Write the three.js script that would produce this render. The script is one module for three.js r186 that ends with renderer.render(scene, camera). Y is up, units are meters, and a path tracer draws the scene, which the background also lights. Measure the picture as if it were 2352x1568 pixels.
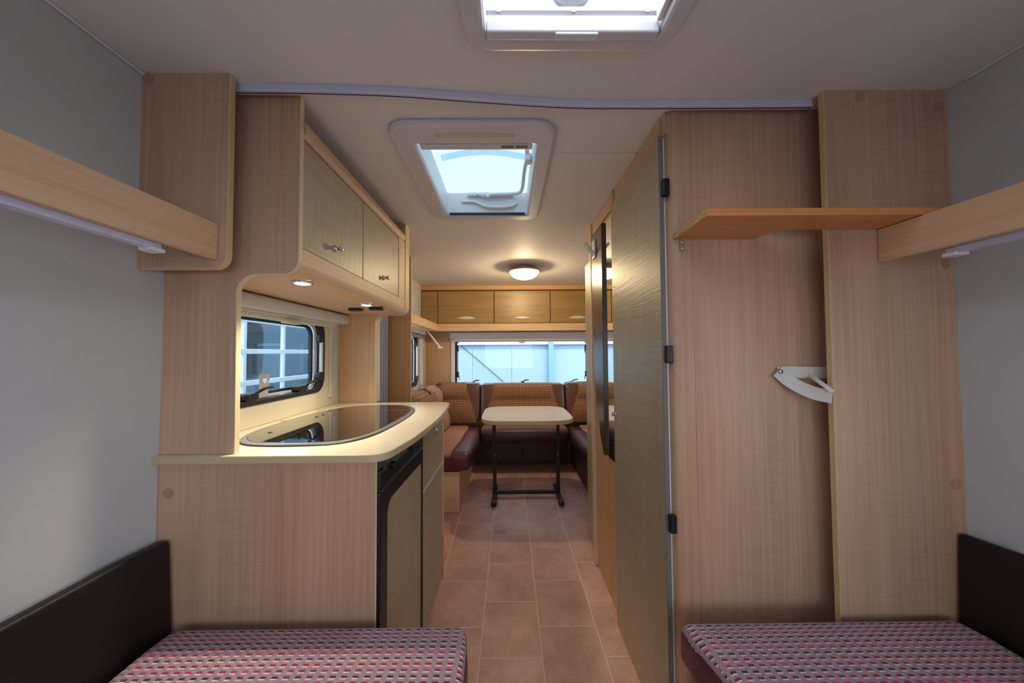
import * as THREE from 'three';
import { RoundedBoxGeometry } from 'three/addons/geometries/RoundedBoxGeometry.js';
import { mergeGeometries, mergeVertices } from 'three/addons/utils/BufferGeometryUtils.js';
import { RectAreaLightUniformsLib } from 'three/addons/lights/RectAreaLightUniformsLib.js';

/* ------------------------------------------------------------------ camera, sky, exposure */
// World: x right, y up, z = -d where d is the distance ahead of the lens; the floor is y = 0.
const scene = new THREE.Scene();
const FOCAL = 800;                                   // pixels in the 2352 x 1568 frame
const camera = new THREE.PerspectiveCamera(2 * Math.atan(784 / FOCAL) * 180 / Math.PI, 2352 / 1568, 0.02, 100);
camera.position.set(0, 1.17, 0);
{
  const p = 0.0331, w = 0.0081, r = 0.0064;          // pitch up, turn right, roll
  const q = new THREE.Quaternion().setFromAxisAngle(new THREE.Vector3(0, 1, 0), -w);
  q.multiply(new THREE.Quaternion().setFromAxisAngle(new THREE.Vector3(1, 0, 0), p));
  q.multiply(new THREE.Quaternion().setFromAxisAngle(new THREE.Vector3(0, 0, 1), -r));
  camera.quaternion.copy(q);
}
const SKY = 3.2;
scene.background = new THREE.Color().setRGB(0.90 * SKY, 0.985 * SKY, 1.06 * SKY);   // bright overcast sky
RectAreaLightUniformsLib.init();
const renderer = new THREE.WebGLRenderer({ antialias: true });
renderer.toneMapping = THREE.LinearToneMapping;
renderer.toneMappingExposure = 1.18;
renderer.shadowMap.enabled = true;

/* ------------------------------------------------------------------ room numbers (metres) */
const XL = -0.945, XR = 1.232, CEIL = 1.90, FRONT = -1.15, REAR = 3.95, T = 0.035;

/* ------------------------------------------------------------------ random and noise */
let seed = 20240611;
const rnd = () => { seed = (seed * 1664525 + 1013904223) >>> 0; return seed / 4294967296; };
const hash = (x, y, s) => {
  let h = (x * 374761393 + y * 668265263 + s * 1274126177) | 0;
  h = Math.imul(h ^ (h >>> 13), 1274126177); h ^= h >>> 16; return (h >>> 0) / 4294967296;
};
function pn(x, y, px, py, s) {                      // periodic value noise, 0..1
  const x0 = Math.floor(x), y0 = Math.floor(y), fx = x - x0, fy = y - y0;
  const sx = fx * fx * (3 - 2 * fx), sy = fy * fy * (3 - 2 * fy);
  const a = ((x0 % px) + px) % px, b = (a + 1) % px, c = ((y0 % py) + py) % py, d = (c + 1) % py;
  const t = hash(a, c, s) * (1 - sx) + hash(b, c, s) * sx, u = hash(a, d, s) * (1 - sx) + hash(b, d, s) * sx;
  return t * (1 - sy) + u * sy;
}
const N = (u, v, fx, fy, s) => pn(u * fx, v * fy, fx, fy, s) - 0.5;
function tex(w, h, fn, metresU, metresV, color = true) {
  const data = new Uint8Array(w * h * 4);
  for (let j = 0; j < h; j++) for (let i = 0; i < w; i++) {
    const c = fn(i / w, j / h, i, j), o = (j * w + i) * 4;
    for (let k = 0; k < 3; k++) data[o + k] = Math.max(0, Math.min(255, c[k]));
    data[o + 3] = 255;
  }
  const t = new THREE.DataTexture(data, w, h);
  t.wrapS = t.wrapT = THREE.RepeatWrapping; t.magFilter = THREE.LinearFilter; t.minFilter = THREE.LinearMipmapLinearFilter; t.generateMipmaps = true;
  if (color) t.colorSpace = THREE.SRGBColorSpace;
  t.repeat.set(1 / metresU, 1 / metresV); t.needsUpdate = true;
  return t;
}
const mix = (a, b, t) => a + (b - a) * t;

/* ------------------------------------------------------------------ materials */
// Laminate with a vertical grain, soft broad stripes of tone and a fine linen cross hatch.
function laminate(base, s, stripe = 1, linen = 1) {
  return tex(1024, 1024, (u, v) => {
    const broad = N(u, v, 7, 2, s) * 14 * stripe + N(u, v, 19, 3, s + 1) * 10 * stripe;
    const fine = N(u, v, 150, 5, s + 2) * 12 + N(u, v, 400, 12, s + 3) * 9;
    const patch = Math.max(0, pn(u * 6, v * 4, 6, 4, s + 4) - 0.35) * 1.5 * linen;
    const cross = (N(u, v, 14, 380, s + 5) * 26 + N(u, v, 40, 250, s + 6) * 14) * patch;
    const red = N(u, v, 9, 2, s + 7) * 12 * stripe;
    const d = broad + fine + cross;
    return [base[0] + d + red * 0.3, base[1] + d - red * 0.5, base[2] + d - red * 0.6];
  }, 0.9, 1.5);
}
// Grey oak with fine rippled pores.
function oak(base, s, hor = false) {
  return tex(1024, 1024, (u, v) => {
    const wv = v + 0.02 * N(u, v, 3, 3, s + 8);
    const p = N(u, wv, 5, 500, s) * 18 + N(u, wv, 9, 260, s + 1) * 12;
    const b = N(u, v, 12, 2, s + 2) * 8 + N(u, v, 60, 4, s + 3) * 8;
    const d = hor ? N(u, v, 30, 3, s) * 16 + N(u, v, 120, 6, s + 1) * 12 + N(u, v, 300, 12, s + 4) * 9 : p * 0.75 + b;
    return [base[0] + d, base[1] + d, base[2] + d * 0.9];
  }, 0.6, 0.9);
}
const oakBump = tex(512, 512, (u, v) => { const k = 128 + N(u, v + 0.03 * N(u, v, 3, 3, 91), 8, 210, 90) * 200; return [k, k, k]; }, 0.6, 0.9, false);
const std = (o) => new THREE.MeshStandardMaterial(o);
const phy = (o) => new THREE.MeshPhysicalMaterial(o);
const M = {
  wall: std({ color: '#c8cbce', roughness: 0.75 }),
  ceiling: std({ color: '#e9e6e5', roughness: 0.7 }),
  cream: std({ color: '#ded6bd', roughness: 0.6 }),
  maple: std({ map: laminate([197, 161, 135], 11, 1, 0.4), roughness: 0.55 }),
  mapleLight: std({ map: laminate([219, 184, 148], 31, 0.6, 0.4), roughness: 0.5 }),
  mapleGold: std({ map: laminate([205, 163, 120], 51, 0.6, 0.3), roughness: 0.5 }),
  edge: std({ color: '#d6bd8e', roughness: 0.5 }),
  edgePale: std({ color: '#d9c5a4', roughness: 0.45 }),
  greyOak: phy({ map: oak([172, 157, 133], 71), bumpMap: oakBump, bumpScale: 0.0004, roughness: 0.42 }),
  goldOak: phy({ map: oak([158, 127, 80], 73, true), roughness: 0.38 }),
  ribbed: std({ color: '#726e66', roughness: 0.6 }),
  worktop: phy({ color: '#e3dac6', roughness: 0.22, clearcoat: 0.4, clearcoatRoughness: 0.08 }),
  worktopEdge: std({ color: '#c9b795', roughness: 0.35 }),
  tableTop: phy({ color: '#c6a869', roughness: 0.32 }),
  blackGlass: phy({ color: '#0c0d0f', roughness: 0.03, ior: 2.1, metalness: 0.0, clearcoat: 1, clearcoatRoughness: 0.02 }),
  steel: std({ color: '#aeb0b6', metalness: 0.9, roughness: 0.32 }),
  chrome: std({ color: '#cfd1d8', metalness: 1, roughness: 0.16 }),
  brushed: std({ color: '#b9b2a4', metalness: 0.9, roughness: 0.36 }),
  satin: std({ color: '#e4e4e2', metalness: 0.2, roughness: 0.35 }),
  alu: std({ color: '#b4b9cc', metalness: 0.45, roughness: 0.42 }),
  lilac: std({ color: '#d3d6f4', metalness: 0.1, roughness: 0.35 }),
  darkSlot: std({ color: '#1c2140', roughness: 0.6 }),
  white: std({ color: '#e6e5e8', roughness: 0.4 }),
  hatch: std({ color: '#d9d6de', roughness: 0.38 }),
  grey: std({ color: '#b5b6bb', roughness: 0.5 }),
  blind: std({ color: '#d3cfc8', roughness: 0.5 }),
  black: std({ color: '#111214', roughness: 0.38 }),
  rubber: std({ color: '#14161a', roughness: 0.55 }),
  fridge: std({ color: '#0d1018', roughness: 0.42 }),
  graphite: std({ color: '#3c3f46', roughness: 0.4 }),
  tableLeg: std({ color: '#23272f', roughness: 0.38, metalness: 0.3 }),
  orange: std({ map: laminate([222, 152, 90], 61, 0.4, 0), roughness: 0.4 }),
  chip: std({ map: tex(256, 256, (u, v) => { const k = N(u, v, 90, 90, 5) * 90 + N(u, v, 40, 40, 6) * 50; return [200 + k, 160 + k, 105 + k]; }, 0.1, 0.1), roughness: 0.9 }),
  brass: std({ color: '#b9b178', metalness: 0.8, roughness: 0.35 }),
  strap: std({ color: '#d7d5d0', roughness: 0.85 }),
  wenge: phy({ color: '#4a332b', roughness: 0.3 }),
  mirror: std({ color: '#f0f0f0', metalness: 1, roughness: 0.0 }),
  glass: phy({ color: '#ffffff', transmission: 1, thickness: 0, roughness: 0, ior: 1.45 }),
  tinted: phy({ color: '#b9c9d4', transmission: 1, thickness: 0, roughness: 0, ior: 1.45 }),
  domeBlue: phy({ color: '#879aa2', transmission: 1, thickness: 0, roughness: 0, ior: 1.45 }),
  domeRib: phy({ color: '#c3d6de', transmission: 1, thickness: 0, roughness: 0, ior: 1.45 }),
  leather: phy({ color: '#3a2325', roughness: 0.42 }),
  leatherBrown: phy({ color: '#5a3830', roughness: 0.4, bumpMap: tex(256, 256, (u, v) => { const k = 128 + N(u, v, 60, 60, 3) * 90 + N(u, v, 25, 25, 4) * 60; return [k, k, k]; }, 0.12, 0.12, false), bumpScale: 0.0006 }),
  leatherPlum: phy({ color: '#5e2f38', roughness: 0.38 }),
  leatherDark: phy({ color: '#170b10', roughness: 0.5 }),
  bench: std({ color: '#44302a', roughness: 0.6 }),  // brown darkened: shade below table and seats is put into the colour
  
  benchFlap: std({ color: '#5a4136', roughness: 0.6 }),  // same painted-in shade, a step paler for the flaps
  paper: std({ color: '#d8cbc8', roughness: 0.8 }),
  grout: std({ color: '#e6cfc2', roughness: 0.8 }),
  concrete: std({ map: tex(256, 256, (u, v) => { const k = N(u, v, 30, 30, 7) * 20 + N(u, v, 90, 90, 8) * 14; return [150 + k, 152 + k, 155 + k]; }, 3, 3), roughness: 0.9 }),
  outPanel: std({ color: '#97b8c4', roughness: 0.7 }),
  outBand: std({ color: '#84a4c4', roughness: 0.7 }),
  outBeam: std({ color: '#c6dae2', roughness: 0.6 }),
  outPost: std({ color: '#7ea8d2', roughness: 0.6 }),
  gate: std({ color: '#eef6fa', roughness: 0.45 }),
  vanBody: std({ color: '#5b7488', roughness: 0.45 }),
  vanDark: std({ color: '#333c44', roughness: 0.5 }),
  label: std({ color: '#c9c6c1', roughness: 0.7 }),
  labelDark: std({ color: '#77737a', roughness: 0.7 }),
};
// Woven seat cloth: rows of crimson, magenta and dark purple blocks with a pale thread under each.
function cloth(ground, rows, pale, cols, cellU, cellV, s, bx = [0.2, 0.74], by = [0.28, 0.70, 0.86]) {
  const nr = rows.length * 2, w = cols * 32, h = nr * 20;
  return tex(w, h, (u, v, i, j) => {
    const r = Math.floor(j / 20), c = Math.floor(i / 32), x = (i % 32) / 32, y = (j % 20) / 20;
    const k = N(u, v, 160, 90, s) * 22 + N(u, v, 64, 240, s + 1) * 16, weave = ((Math.floor(i / 16) + Math.floor(j / 10)) % 2) * 5;
    let col = ground;
    if (x > bx[0] && x < bx[1]) {
      const row = rows[r % rows.length], v2 = 0.72 + 0.56 * hash(c, r, s);
      if (y > by[0] && y < by[1]) col = row.map((q) => q * v2);
      else if (y >= by[1] && y < by[2]) col = pale;
    }
    return col.map((q) => q + k + weave);
  }, cols * cellU, nr * cellV);
}
M.bedCloth = std({ map: cloth([158, 140, 155], [[142, 34, 60], [164, 50, 98], [88, 52, 78]], [232, 212, 208], 16, 0.0245, 0.0149, 3), roughness: 0.9 });
M.loungeCloth = std({ map: cloth([143, 98, 66], [[62, 35, 27], [76, 43, 33]], [166, 116, 72], 16, 0.0235, 0.0235, 8, [0.34, 0.68], [0.12, 0.70, 0.90]), roughness: 0.85 });
M.loungePink = std({ map: cloth([168, 122, 102], [[122, 78, 64], [132, 86, 70]], [182, 138, 114], 16, 0.0235, 0.0235, 9, [0.34, 0.68], [0.12, 0.70, 0.90]), roughness: 0.85 });
const tileMats = [0, 1, 2].map((k) => std({
  map: tex(512, 512, (u, v) => {
    const a = N(u, v, 4, 4, 200 + k) * 26 + N(u, v, 9, 9, 210 + k) * 22 + N(u, v, 26, 26, 220 + k) * 14 + N(u, v, 90, 90, 230 + k) * 10;
    const p = N(u, v, 5, 5, 240 + k) * 12;
    return [200 + a, 157 + a * 0.95 - p * 0.4, 145 + a * 0.9 - p];
  }, 0.9, 0.9), roughness: 0.42,
}));

/* ------------------------------------------------------------------ geometry helpers */
const V = (x, y, d) => new THREE.Vector3(x, y, -d);
function boxUV(g0, grain = 'y') {                   // uv in metres, v along the grain
  const g = g0.index ? g0.toNonIndexed() : g0, p = g.attributes.position, uv = new Float32Array(p.count * 2);
  const a = new THREE.Vector3(), b = new THREE.Vector3(), c = new THREE.Vector3(), n = new THREE.Vector3(), ax = { x: 0, y: 1, z: 2 }, gi = ax[grain];
  for (let i = 0; i < p.count; i += 3) {
    a.fromBufferAttribute(p, i); b.fromBufferAttribute(p, i + 1); c.fromBufferAttribute(p, i + 2);
    n.copy(b).sub(a).cross(c.clone().sub(a));
    const m = [Math.abs(n.x), Math.abs(n.y), Math.abs(n.z)], k = m[0] > m[1] && m[0] > m[2] ? 0 : m[1] > m[2] ? 1 : 2;
    const rest = [0, 1, 2].filter((q) => q !== k), vi = k === gi ? rest[1] : gi, ui = rest.find((q) => q !== vi);
    [a, b, c].forEach((q, t) => { const e = [q.x, q.y, q.z]; uv[(i + t) * 2] = e[ui]; uv[(i + t) * 2 + 1] = e[vi]; });
  }
  g.setAttribute('uv', new THREE.BufferAttribute(uv, 2));
  return g;
}
function box(x0, x1, y0, y1, d0, d1, r = 0.002, grain = 'y', seg = 1) {
  const w = x1 - x0, h = y1 - y0, l = d1 - d0;
  const g = r > 0 ? new RoundedBoxGeometry(w, h, l, seg, Math.min(r, w / 2.01, h / 2.01, l / 2.01)) : new THREE.BoxGeometry(w, h, l);
  g.translate((x0 + x1) / 2, (y0 + y1) / 2, -(d0 + d1) / 2);
  return boxUV(g, grain);
}
function poly(pts) {                                 // [x, y, radius] corners, rounded
  const s = new THREE.Shape(), n = pts.length;
  for (let i = 0; i < n; i++) {
    const [x, y, r = 0] = pts[i], [px, py] = pts[(i + n - 1) % n], [nx, ny] = pts[(i + 1) % n];
    const la = Math.hypot(px - x, py - y), lb = Math.hypot(nx - x, ny - y);
    if (r > 0) {
      const ax = x + (px - x) / la * r, ay = y + (py - y) / la * r, bx = x + (nx - x) / lb * r, by = y + (ny - y) / lb * r;
      i ? s.lineTo(ax, ay) : s.moveTo(ax, ay);
      s.bezierCurveTo(ax + (x - ax) * 0.552, ay + (y - ay) * 0.552, bx + (x - bx) * 0.552, by + (y - by) * 0.552, bx, by);
    } else i ? s.lineTo(x, y) : s.moveTo(x, y);
  }
  s.closePath(); return s;
}
const rr = (a0, a1, b0, b1, r) => poly([[a0, b0, r], [a1, b0, r], [a1, b1, r], [a0, b1, r]]);
function ext(shape, t, bevel = 0, holes = [], curve = 10) {
  shape.holes.push(...holes);
  const g = new THREE.ExtrudeGeometry(shape, bevel ? { depth: t - 2 * bevel, bevelThickness: bevel, bevelSize: bevel, bevelOffset: -bevel, bevelSegments: 2, curveSegments: curve } : { depth: t, bevelEnabled: false, curveSegments: curve });
  if (bevel) g.translate(0, 0, bevel);
  return g;
}
const onZ = (g, d1, grain = 'y') => boxUV(g.translate(0, 0, -d1), grain);                       // shape (x, y); back face at d1
const onX = (g, x0, grain = 'y') => boxUV(g.rotateY(Math.PI / 2).translate(x0, 0, 0), grain);   // shape (d, y); grows to +x from x0
const onY = (g, y0, grain = 'z') => boxUV(g.rotateX(-Math.PI / 2).translate(0, y0, 0), grain);  // shape (x, d); grows up from y0
function tube(pts, r, seg = 24, rad = 8, tension = 0.5) {
  const c = new THREE.CatmullRomCurve3(pts.map((p) => V(...p)), false, 'catmullrom', tension);
  return boxUV(new THREE.TubeGeometry(c, seg, r, rad, false));
}
function rod(a, b, r, rad = 10) {
  const A = V(...a), B = V(...b), g = new THREE.CylinderGeometry(r, r, A.distanceTo(B), rad);
  g.applyQuaternion(new THREE.Quaternion().setFromUnitVectors(new THREE.Vector3(0, 1, 0), B.clone().sub(A).normalize()));
  g.translate((A.x + B.x) / 2, (A.y + B.y) / 2, (A.z + B.z) / 2);
  return boxUV(g);
}
function lathe(pts, seg = 32) { return new THREE.LatheGeometry(pts.map((p) => new THREE.Vector2(p[0], p[1])), seg); }
const merge = (list) => mergeGeometries(list.map((g) => { const q = g.index ? g.toNonIndexed() : g; for (const k of Object.keys(q.attributes)) if (!['position', 'normal', 'uv'].includes(k)) q.deleteAttribute(k); q.clearGroups(); return q; }));
// A padded block: rounded edges and faces that swell; local coordinates, grown about its centre.
function soft(w, h, l, r, puff = [0, 0, 0], n = 9, warp) {
  let g = new THREE.BoxGeometry(2, 2, 2, n, n, n); g.deleteAttribute('uv'); g.deleteAttribute('normal'); g = mergeVertices(g, 1e-5);
  const p = g.attributes.position, H = [w / 2, h / 2, l / 2];
  for (let i = 0; i < p.count; i++) {
    const e = [p.getX(i), p.getY(i), p.getZ(i)].map((q) => Math.sin(q * Math.PI / 2) * 0.6 + q * 0.4), o = e.map((q, k) => q * H[k]);
    const c = o.map((q, k) => Math.max(-(H[k] - r), Math.min(H[k] - r, q))), dd = o.map((q, k) => q - c[k]), m = Math.hypot(...dd) || 1;
    const q = c.map((v, k) => v + dd[k] / m * r), f = q.map((v, k) => 1 - (v / H[k]) ** 2);
    let out = [q[0] + puff[0] * q[0] / H[0] * f[1] * f[2], q[1] + puff[1] * q[1] / H[1] * f[0] * f[2], q[2] + puff[2] * q[2] / H[2] * f[0] * f[1]];
    if (warp) out = warp(out, H);
    p.setXYZ(i, ...out);
  }
  g.computeVertexNormals(); return g;
}
function softAt(x0, x1, y0, y1, d0, d1, r, puff, n, warp, grain = 'y') {
  return boxUV(soft(x1 - x0, y1 - y0, d1 - d0, r, puff, n, warp).translate((x0 + x1) / 2, (y0 + y1) / 2, -(d0 + d1) / 2), grain);
}
function sheet(fn, nu, nv, uvScale) {                // a curved surface fn(u, v) -> [x, y, z]
  const pos = [], uv = [], idx = [];
  for (let j = 0; j <= nv; j++) for (let i = 0; i <= nu; i++) { const q = fn(i / nu, j / nv); pos.push(...q); uv.push(...(uvScale ? uvScale(q) : [q[0], q[1]])); }
  for (let j = 0; j < nv; j++) for (let i = 0; i < nu; i++) { const a = j * (nu + 1) + i, b = a + 1, c = a + nu + 1, d = c + 1; idx.push(a, b, d, a, d, c); }
  const g = new THREE.BufferGeometry();
  g.setAttribute('position', new THREE.Float32BufferAttribute(pos, 3)); g.setAttribute('uv', new THREE.Float32BufferAttribute(uv, 2)); g.setIndex(idx); g.computeVertexNormals();
  return g;
}

/* ------------------------------------------------------------------ objects */
const taken = {};
function numbered(name) { const k = taken[name] = (taken[name] ?? -1) + 1; return k ? name + '_' + String(k).padStart(3, '0') : name; }
function part(name, g, m, parent) { const o = new THREE.Mesh(g, m); o.name = name; o.castShadow = o.receiveShadow = true; parent.add(o); return o; }
function thing(name, label, category, group) {
  const o = new THREE.Group(); o.name = numbered(name); o.userData = { label, category }; if (group) o.userData.group = group; scene.add(o); return o;
}
function struct(name, label, category) { const o = new THREE.Group(); o.name = name; o.userData = { label, category, kind: 'structure' }; scene.add(o); return o; }
function settle(o) {                                 // put the origin of a finished thing at its base
  const b = new THREE.Box3().setFromObject(o), c = new THREE.Vector3((b.min.x + b.max.x) / 2, b.min.y, (b.min.z + b.max.z) / 2);
  o.children.forEach((q) => q.position.sub(c)); o.position.copy(c); return o;
}
function solo(name, g, m, label, category, group) {   // a thing that is one mesh
  g.computeBoundingBox(); const b = g.boundingBox, c = new THREE.Vector3((b.min.x + b.max.x) / 2, b.min.y, (b.min.z + b.max.z) / 2);
  g.translate(-c.x, -c.y, -c.z);
  const o = new THREE.Mesh(g, m); o.name = numbered(name); o.position.copy(c); o.userData = { label, category }; if (group) o.userData.group = group;
  o.castShadow = o.receiveShadow = true; scene.add(o); return o;
}

/* ================================================================== THE SHELL */
const winHoles = {
  kitchen: [1.07, 1.785, 0.982, 1.343, 0.075], loungeL: [2.80, 3.60, 0.845, 1.36, 0.075], bed: [-0.72, 0.36, 0.82, 1.38, 0.075],
};
{
  const w = struct('wall_left', 'pale grey side wall with kitchen window', 'wall');
  const s = poly([[FRONT, -0.05], [REAR, -0.05], [REAR, CEIL + 0.05], [FRONT, CEIL + 0.05]]);
  part('panel', onX(ext(s, T, 0, [rr(1.075, 1.78, 0.987, 1.338, 0.072), rr(2.805, 3.595, 0.85, 1.355, 0.072)]), XL - T), M.wall, w);
  part('kitchen_lining', onX(ext(poly([[0.973, 0.9035], [1.934, 0.9035], [1.934, 1.389], [0.973, 1.389]]), 0.0015, 0, [rr(1.078, 1.777, 0.99, 1.335, 0.07)]), XL + 0.0002), M.cream, w);
  const w2 = struct('wall_right', 'pale grey side wall above the bed', 'wall');
  const s2 = poly([[FRONT, -0.05], [REAR, -0.05], [REAR, CEIL + 0.05], [FRONT, CEIL + 0.05]]);
  part('panel', onX(ext(s2, T, 0, [rr(-0.715, 0.355, 0.825, 1.375, 0.072), rr(2.805, 3.595, 0.85, 1.355, 0.072)]), XR), M.wall, w2);
  const w3 = struct('wall_rear', 'wood faced end wall around wide lounge window', 'wall');
  const s3 = poly([[XL - T, -0.05], [XR + T, -0.05], [XR + T, CEIL + 0.05], [XL - T, CEIL + 0.05]]);
  part('panel', onZ(ext(s3, T, 0, [rr(-0.60, 0.885, 0.80, 1.31, 0.05)]), REAR + T), M.mapleGold, w3);
  const w4 = struct('wall_front', 'pale grey end wall behind the beds', 'wall');
  const s4 = poly([[XL - T, -0.05], [XR + T, -0.05], [XR + T, CEIL + 0.05], [XL - T, CEIL + 0.05]]);
  part('panel', onZ(ext(s4, T, 0, [rr(-0.655, 0.945, 0.755, 1.445, 0.072)]), FRONT), M.wall, w4);
}
const HATCH = [{ x0: -0.051, x1: 0.338, d0: 0.13, d1: 0.762 }, { x0: -0.313, x1: 0.096, d0: 1.158, d1: 1.770 }];
{
  const c = struct('ceiling', 'off white panelled ceiling with two roof hatches', 'ceiling');
  const hole = (h) => poly([[h.x0, h.d0], [h.x1, h.d0], [h.x1, h.d1], [h.x0, h.d1]]);
  part('roof_slab', onY(ext(poly([[XL - T, FRONT - T], [XR + T, FRONT - T], [XR + T, REAR + T], [XL - T, REAR + T]]), 0.045, 0, HATCH.map(hole)), CEIL + 0.008), M.ceiling, c);
  const g = 0.001, a = 1.248, b = 2.404, h = HATCH[1];
  part('panel', onY(ext(poly([[XL, FRONT], [XR, FRONT], [XR, a - g], [h.x1, a - g], [h.x1, h.d0], [h.x0, h.d0], [h.x0, a - g], [XL, a - g]]), 0.007, 0, [hole(HATCH[0])]), CEIL), M.ceiling, c);
  part('panel', onY(ext(poly([[XL, a + g], [h.x0, a + g], [h.x0, h.d1], [h.x1, h.d1], [h.x1, a + g], [XR, a + g], [XR, b - g], [XL, b - g]]), 0.007), CEIL), M.ceiling, c);
  part('panel', onY(ext(poly([[XL, b + g], [XR, b + g], [XR, REAR], [XL, REAR]]), 0.007), CEIL), M.ceiling, c);
  for (const [n, x, lab] of [['trim_1', XL + 0.004, 'thin cove bead above grey left wall'], ['trim_2', XR - 0.004, 'thin cove bead above grey right wall']]) {
    const t = struct(n, lab, 'trim'); part('bead', rod([x, CEIL - 0.004, FRONT], [x, CEIL - 0.004, 0.9], 0.004, 8), M.ceiling, t);
  }
}
{
  const f = struct('floor', 'pinkish brown vinyl tile floor with pale joints', 'floor');
  part('bed', box(XL, XR, -0.05, -0.0004, FRONT, REAR, 0), M.grout, f);
  const W = 0.2415, L = 0.303, J = 0.0017;
  for (let c = -4; c <= 4; c++) {
    const x0 = Math.max(XL, -0.1205 + c * W + J), x1 = Math.min(XR, -0.1205 + (c + 1) * W - J);
    if (x1 - x0 < 0.02) continue;
    const off = (((c % 2) + 2) % 2) ? 1.530 : 1.378;
    for (let k = -5; k < 10; k++) {
      const d0 = Math.max(0.3, off + k * L + J), d1 = Math.min(REAR, off + (k + 1) * L - J);
      if (d1 - d0 < 0.03) continue;
      const g = box(x0, x1, -0.004, 0, d0, d1, 0.0007, 'z'), uv = g.attributes.uv, ox = rnd() * 3, oy = rnd() * 3;
      for (let i = 0; i < uv.count; i++) uv.setXY(i, uv.getX(i) + ox, uv.getY(i) + oy);
      part('tile', g, tileMats[Math.floor(rnd() * 3)], f);
    }
  }
}
/* ------------------------------------------------------------------ windows */
// A hinged caravan window in a side wall; dir = +1 on the left wall, -1 on the right wall. Its parts hang in struct o.
function sideWindow(o, x, dir, [d0, d1, y0, y1, r], glass, detailed) {
  const put = (g, a, t) => onX(g, dir > 0 ? x + a : x - a - t);   // a = offset into the room
  part('rubber_frame', put(ext(rr(d0, d1, y0, y1, r), 0.034, 0.004, [rr(d0 + 0.02, d1 - 0.02, y0 + 0.02, y1 - 0.02, r - 0.012)]), -0.028, 0.034), M.rubber, o);
  part('inner_ring', put(ext(rr(d0 + 0.021, d1 - 0.021, y0 + 0.021, y1 - 0.021, r - 0.014), 0.008, 0.001, [rr(d0 + 0.034, d1 - 0.034, y0 + 0.03, y1 - 0.03, r - 0.02)]), -0.034, 0.008), M.white, o);
  part('sash_ring', put(ext(rr(d0 + 0.0335, d1 - 0.0335, y0 + 0.0295, y1 - 0.0295, r - 0.02), 0.014, 0.002, [rr(d0 + 0.052, d1 - 0.052, y0 + 0.042, y1 - 0.042, r - 0.03)]), -0.05, 0.014), M.black, o);
  const p = new THREE.ShapeGeometry(rr(d0 + 0.03, d1 - 0.03, y0 + 0.028, y1 - 0.028, r - 0.02), 6);
  part('pane', onX(p, x - dir * 0.046), glass, o);
  if (!detailed) return;
  const X = (a) => x + dir * a;
  for (const dc of detailed.catches) {
    const c = part('catch', box(Math.min(X(-0.035), X(0.012)), Math.max(X(-0.035), X(0.012)), y0 + 0.02, y0 + 0.047, dc - 0.035, dc + 0.03, 0.008, 'y', 2), M.black, o);
    part('lever', tube([[X(0.005), y0 + 0.035, dc - 0.005], [X(0.022), y0 + 0.052, dc + 0.012], [X(0.03), y0 + 0.062, dc + 0.035], [X(0.028), y0 + 0.063, dc + 0.075]], 0.0055, 16, 7), M.black, c);
  }
  const ds = d1 - 0.03, st = part('stay_arm', rod([X(0.002), y0 + 0.09, ds], [X(0.002), y1 - 0.1, ds], 0.0085), M.white, o);
  part('stay_bracket', box(X(-0.01), X(0.012), y1 - 0.115, y1 - 0.075, ds - 0.028, ds + 0.012, 0.006, 'y', 2), M.black, st);
  part('stay_bracket', box(X(-0.01), X(0.014), y0 + 0.055, y0 + 0.10, ds - 0.02, ds + 0.016, 0.006, 'y', 2), M.black, st);
  part('stay_knob', rod([X(-0.01), y0 + 0.075, ds - 0.03], [X(0.012), y0 + 0.075, ds - 0.03], 0.012, 14), M.darkSlot, st);
}
sideWindow(struct('window_1', 'black framed window over the kitchen worktop', 'window'), XL, 1, winHoles.kitchen, M.tinted, { catches: [1.285, 1.60] });
sideWindow(struct('window_2', 'black framed window beside the lounge seats', 'window'), XL, 1, winHoles.loungeL, M.glass, { catches: [3.0, 3.4] });
sideWindow(struct('window_3', 'bedside window in right wall', 'window'), XR, -1, winHoles.bed, M.glass);
sideWindow(struct('window_4', 'lounge window in right wall', 'window'), XR, -1, winHoles.loungeL, M.glass);
{
  const o = struct('window_5', 'window in end wall behind the beds', 'window');
  part('rubber_frame', onZ(ext(rr(-0.66, 0.95, 0.75, 1.45, 0.075), 0.034, 0.004, [rr(-0.635, 0.925, 0.775, 1.425, 0.06)]), FRONT + 0.002), M.rubber, o);
  part('pane', onZ(new THREE.ShapeGeometry(rr(-0.64, 0.93, 0.77, 1.43, 0.06), 6), FRONT - 0.02), M.glass, o);
}
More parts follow.
